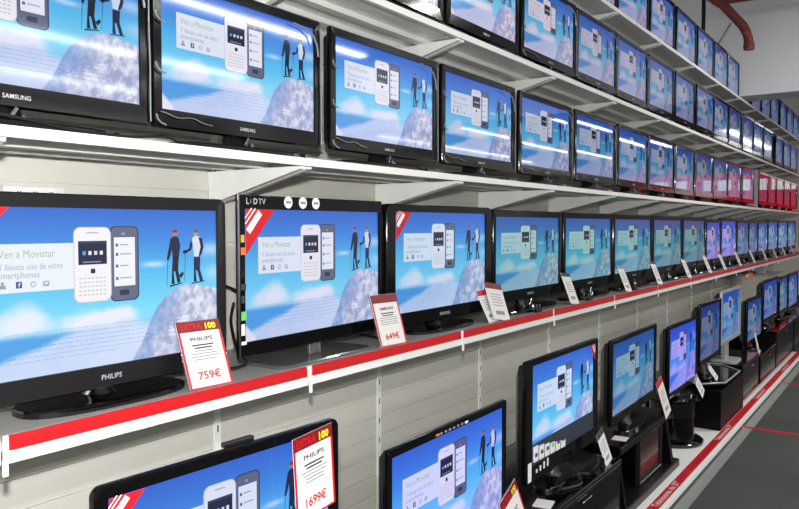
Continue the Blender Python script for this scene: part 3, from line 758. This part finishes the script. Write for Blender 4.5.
# grey upright in the third row, label and bracket below the red-edged shelf far away
o = MB().bbox((9.68, 1.62, Z_C), (9.88, 1.90, Z_C+.47), M['grey'], .006).build('divider_post', None); tag(o, 'plain grey upright standing in the gap of the third shelf', 'post')
r = empty('shelf_label', (8.75, 1.545, Z_B-.10)); tag(r, 'small orange and white label hanging below the red-edged shelf', 'label')
MB().box((0, 0, -.05), (.42, .003, .0), M['orange']).build('card', r); MB().box((.05, -.001, -.04), (.16, -.0001, -.01), M['card']).build('print', r); MB().tube([(.2, .002, 0), (.2, .008, .045)], .003, M['chrome']).build('hook', r)
r = empty('wall_arm', (9.9, 1.99, Z_B-.17)); tag(r, 'grey bracket arm with square post below the shelf at far right', 'bracket')
MB().bbox((0, -.55, -.02), (.9, -.02, .0), M['grey'], .003).build('shelf_plate', r); MB().bbox((.35, -.40, 0), (.47, -.30, .12), M['silver'], .004).build('square_post', r)

r = empty('power_strip', (.95, P_WALL, EYE+.074)); tag(r, 'cream power strip with three sockets on the wall above large charcoal television', 'power strip')
MB().bbox((0, -.026, 0), (.168, -.001, .034), M['card'], .004).build('housing', r)
for x in (.04, .084, .128):
    k = MB().lathe([(.013, 0), (.013, .004), (.010, .004), (.010, .001)], (0, 0, 0), M['white'], 20).build('socket', r, True); k.rotation_euler = (PI/2, 0, 0); k.location = (x, -.026, .017)
    h = MB().box((-.006, -.002, .001), (-.002, .002, .002), M['slot']).box((.002, -.002, .001), (.006, .002, .002), M['slot']).build('holes', k)

proto = None
for nm, x in (('under the fourth', 3.41), ('before the fifth', 4.12), ('before the sixth', 4.97)):
    lab = f'tiny black two-prong sensor {nm} television on red-edged shelf'
    if proto is None:
        proto = empty('alarm_sensor', (x, 1.566, Z_B)); tag(proto, lab, 'sensor', 'tiny black sensors on the red-edged shelf')
        MB().bbox((-.03, -.004, 0), (.03, .020, .016), M['blackp'], .003).build('base', proto)
        for q in (-.017, .017): MB().lathe([(.008, .014), (.009, .034), (.006, .042)], (q, .008, 0), M['blackp'], 14).build('prong', proto, True)
        learn(proto)
    else: dup(proto, (x, 1.566, Z_B), 0, lab, 'sensor', 'tiny black sensors on the red-edged shelf')

# backlit red fascia across the end of the aisle: it shows in the glossy screens of the third row
r = empty('shop_sign', (17.5, -.6, 0)); tag(r, 'red lit fascia board mirrored in the glossy screens of the third shelf', 'sign')
M['signred'] = mat('lit_red_sign', (205, 14, 34), .5, emit=.95); M['signwhite'] = mat('lit_white_sign', (250, 240, 240), .5, emit=1.05)
MB().box((0, -2.2, EYE+.12), (.12, 1.9, EYE+1.16), M['signred']).build('panel', r)
mb = MB()
for i in range(8): mb.box((-.01, -2.0+.48*i, EYE+.78), (0, -1.68+.48*i, EYE+1.02), M['signwhite'])
mb.build('white_blocks', r)
for y in (-2.0, 1.7): MB().box((.02, y, 0), (.1, y+.08, EYE+.12), M['grey']).build('post', r)

# ------------------------------------------------------------------ light
def area(name, loc, sx, sy, power, col=(1, 1, 1), rot=(0, 0, 0)):
    l = bpy.data.lights.new(name, 'AREA'); l.shape = 'RECTANGLE'; l.size = sx; l.size_y = sy; l.energy = power; l.color = col
    o = bpy.data.objects.new(name, l); COL.objects.link(o); o.location = loc; o.rotation_euler = rot; return o
for i, p in enumerate((-.8, -3.45, -6.1, -8.7)):
    if i: area(f'fluorescent_row_{i}', (2.0, p, EYE+2.5), 13, .12, 270, (1.0, .99, .95))
    area(f'fluorescent_row_far_{i}', (20.5 if i else 25.5, p, EYE+2.45), 21 if i else 11, .12, 170 if i else 60, (1.0, .99, .95))
area('fluorescent_row_end', (6.6, -.6, EYE+2.5), .12, 1.0, 70, (1.0, .99, .96))  # added fill lamp to brighten the end wall, no fixture known there
fl = bpy.data.lights.new('camera_flash', 'POINT'); fl.energy = 255; fl.shadow_soft_size = .03; fl.color = (1, .99, .98)
fo = bpy.data.objects.new('camera_flash', fl); COL.objects.link(fo); fo.location = (0, 0, EYE+.17)
w = bpy.data.worlds.new('store'); SC.world = w; w.use_nodes = True
w.node_tree.nodes['Background'].inputs[0].default_value = (.78, .80, .80, 1); w.node_tree.nodes['Background'].inputs[1].default_value = .62

# ------------------------------------------------------------------ camera
YAW, PIT = .6224, -.0402
cam = bpy.data.cameras.new('camera'); cam.sensor_fit = 'HORIZONTAL'; cam.sensor_width = 36; cam.lens = 722.3*36/799
cam.clip_start = .05; cam.clip_end = 100
co = bpy.data.objects.new('camera', cam); COL.objects.link(co); co.location = (0, 0, EYE)
co.rotation_euler = (PI/2+PIT, 0, YAW-PI/2); SC.camera = co
SC.view_settings.view_transform = 'Standard'; SC.view_settings.look = 'None'; SC.view_settings.exposure = 0; SC.view_settings.gamma = 1
SC.view_settings.use_curve_mapping = False
SC.cycles.use_denoising = True
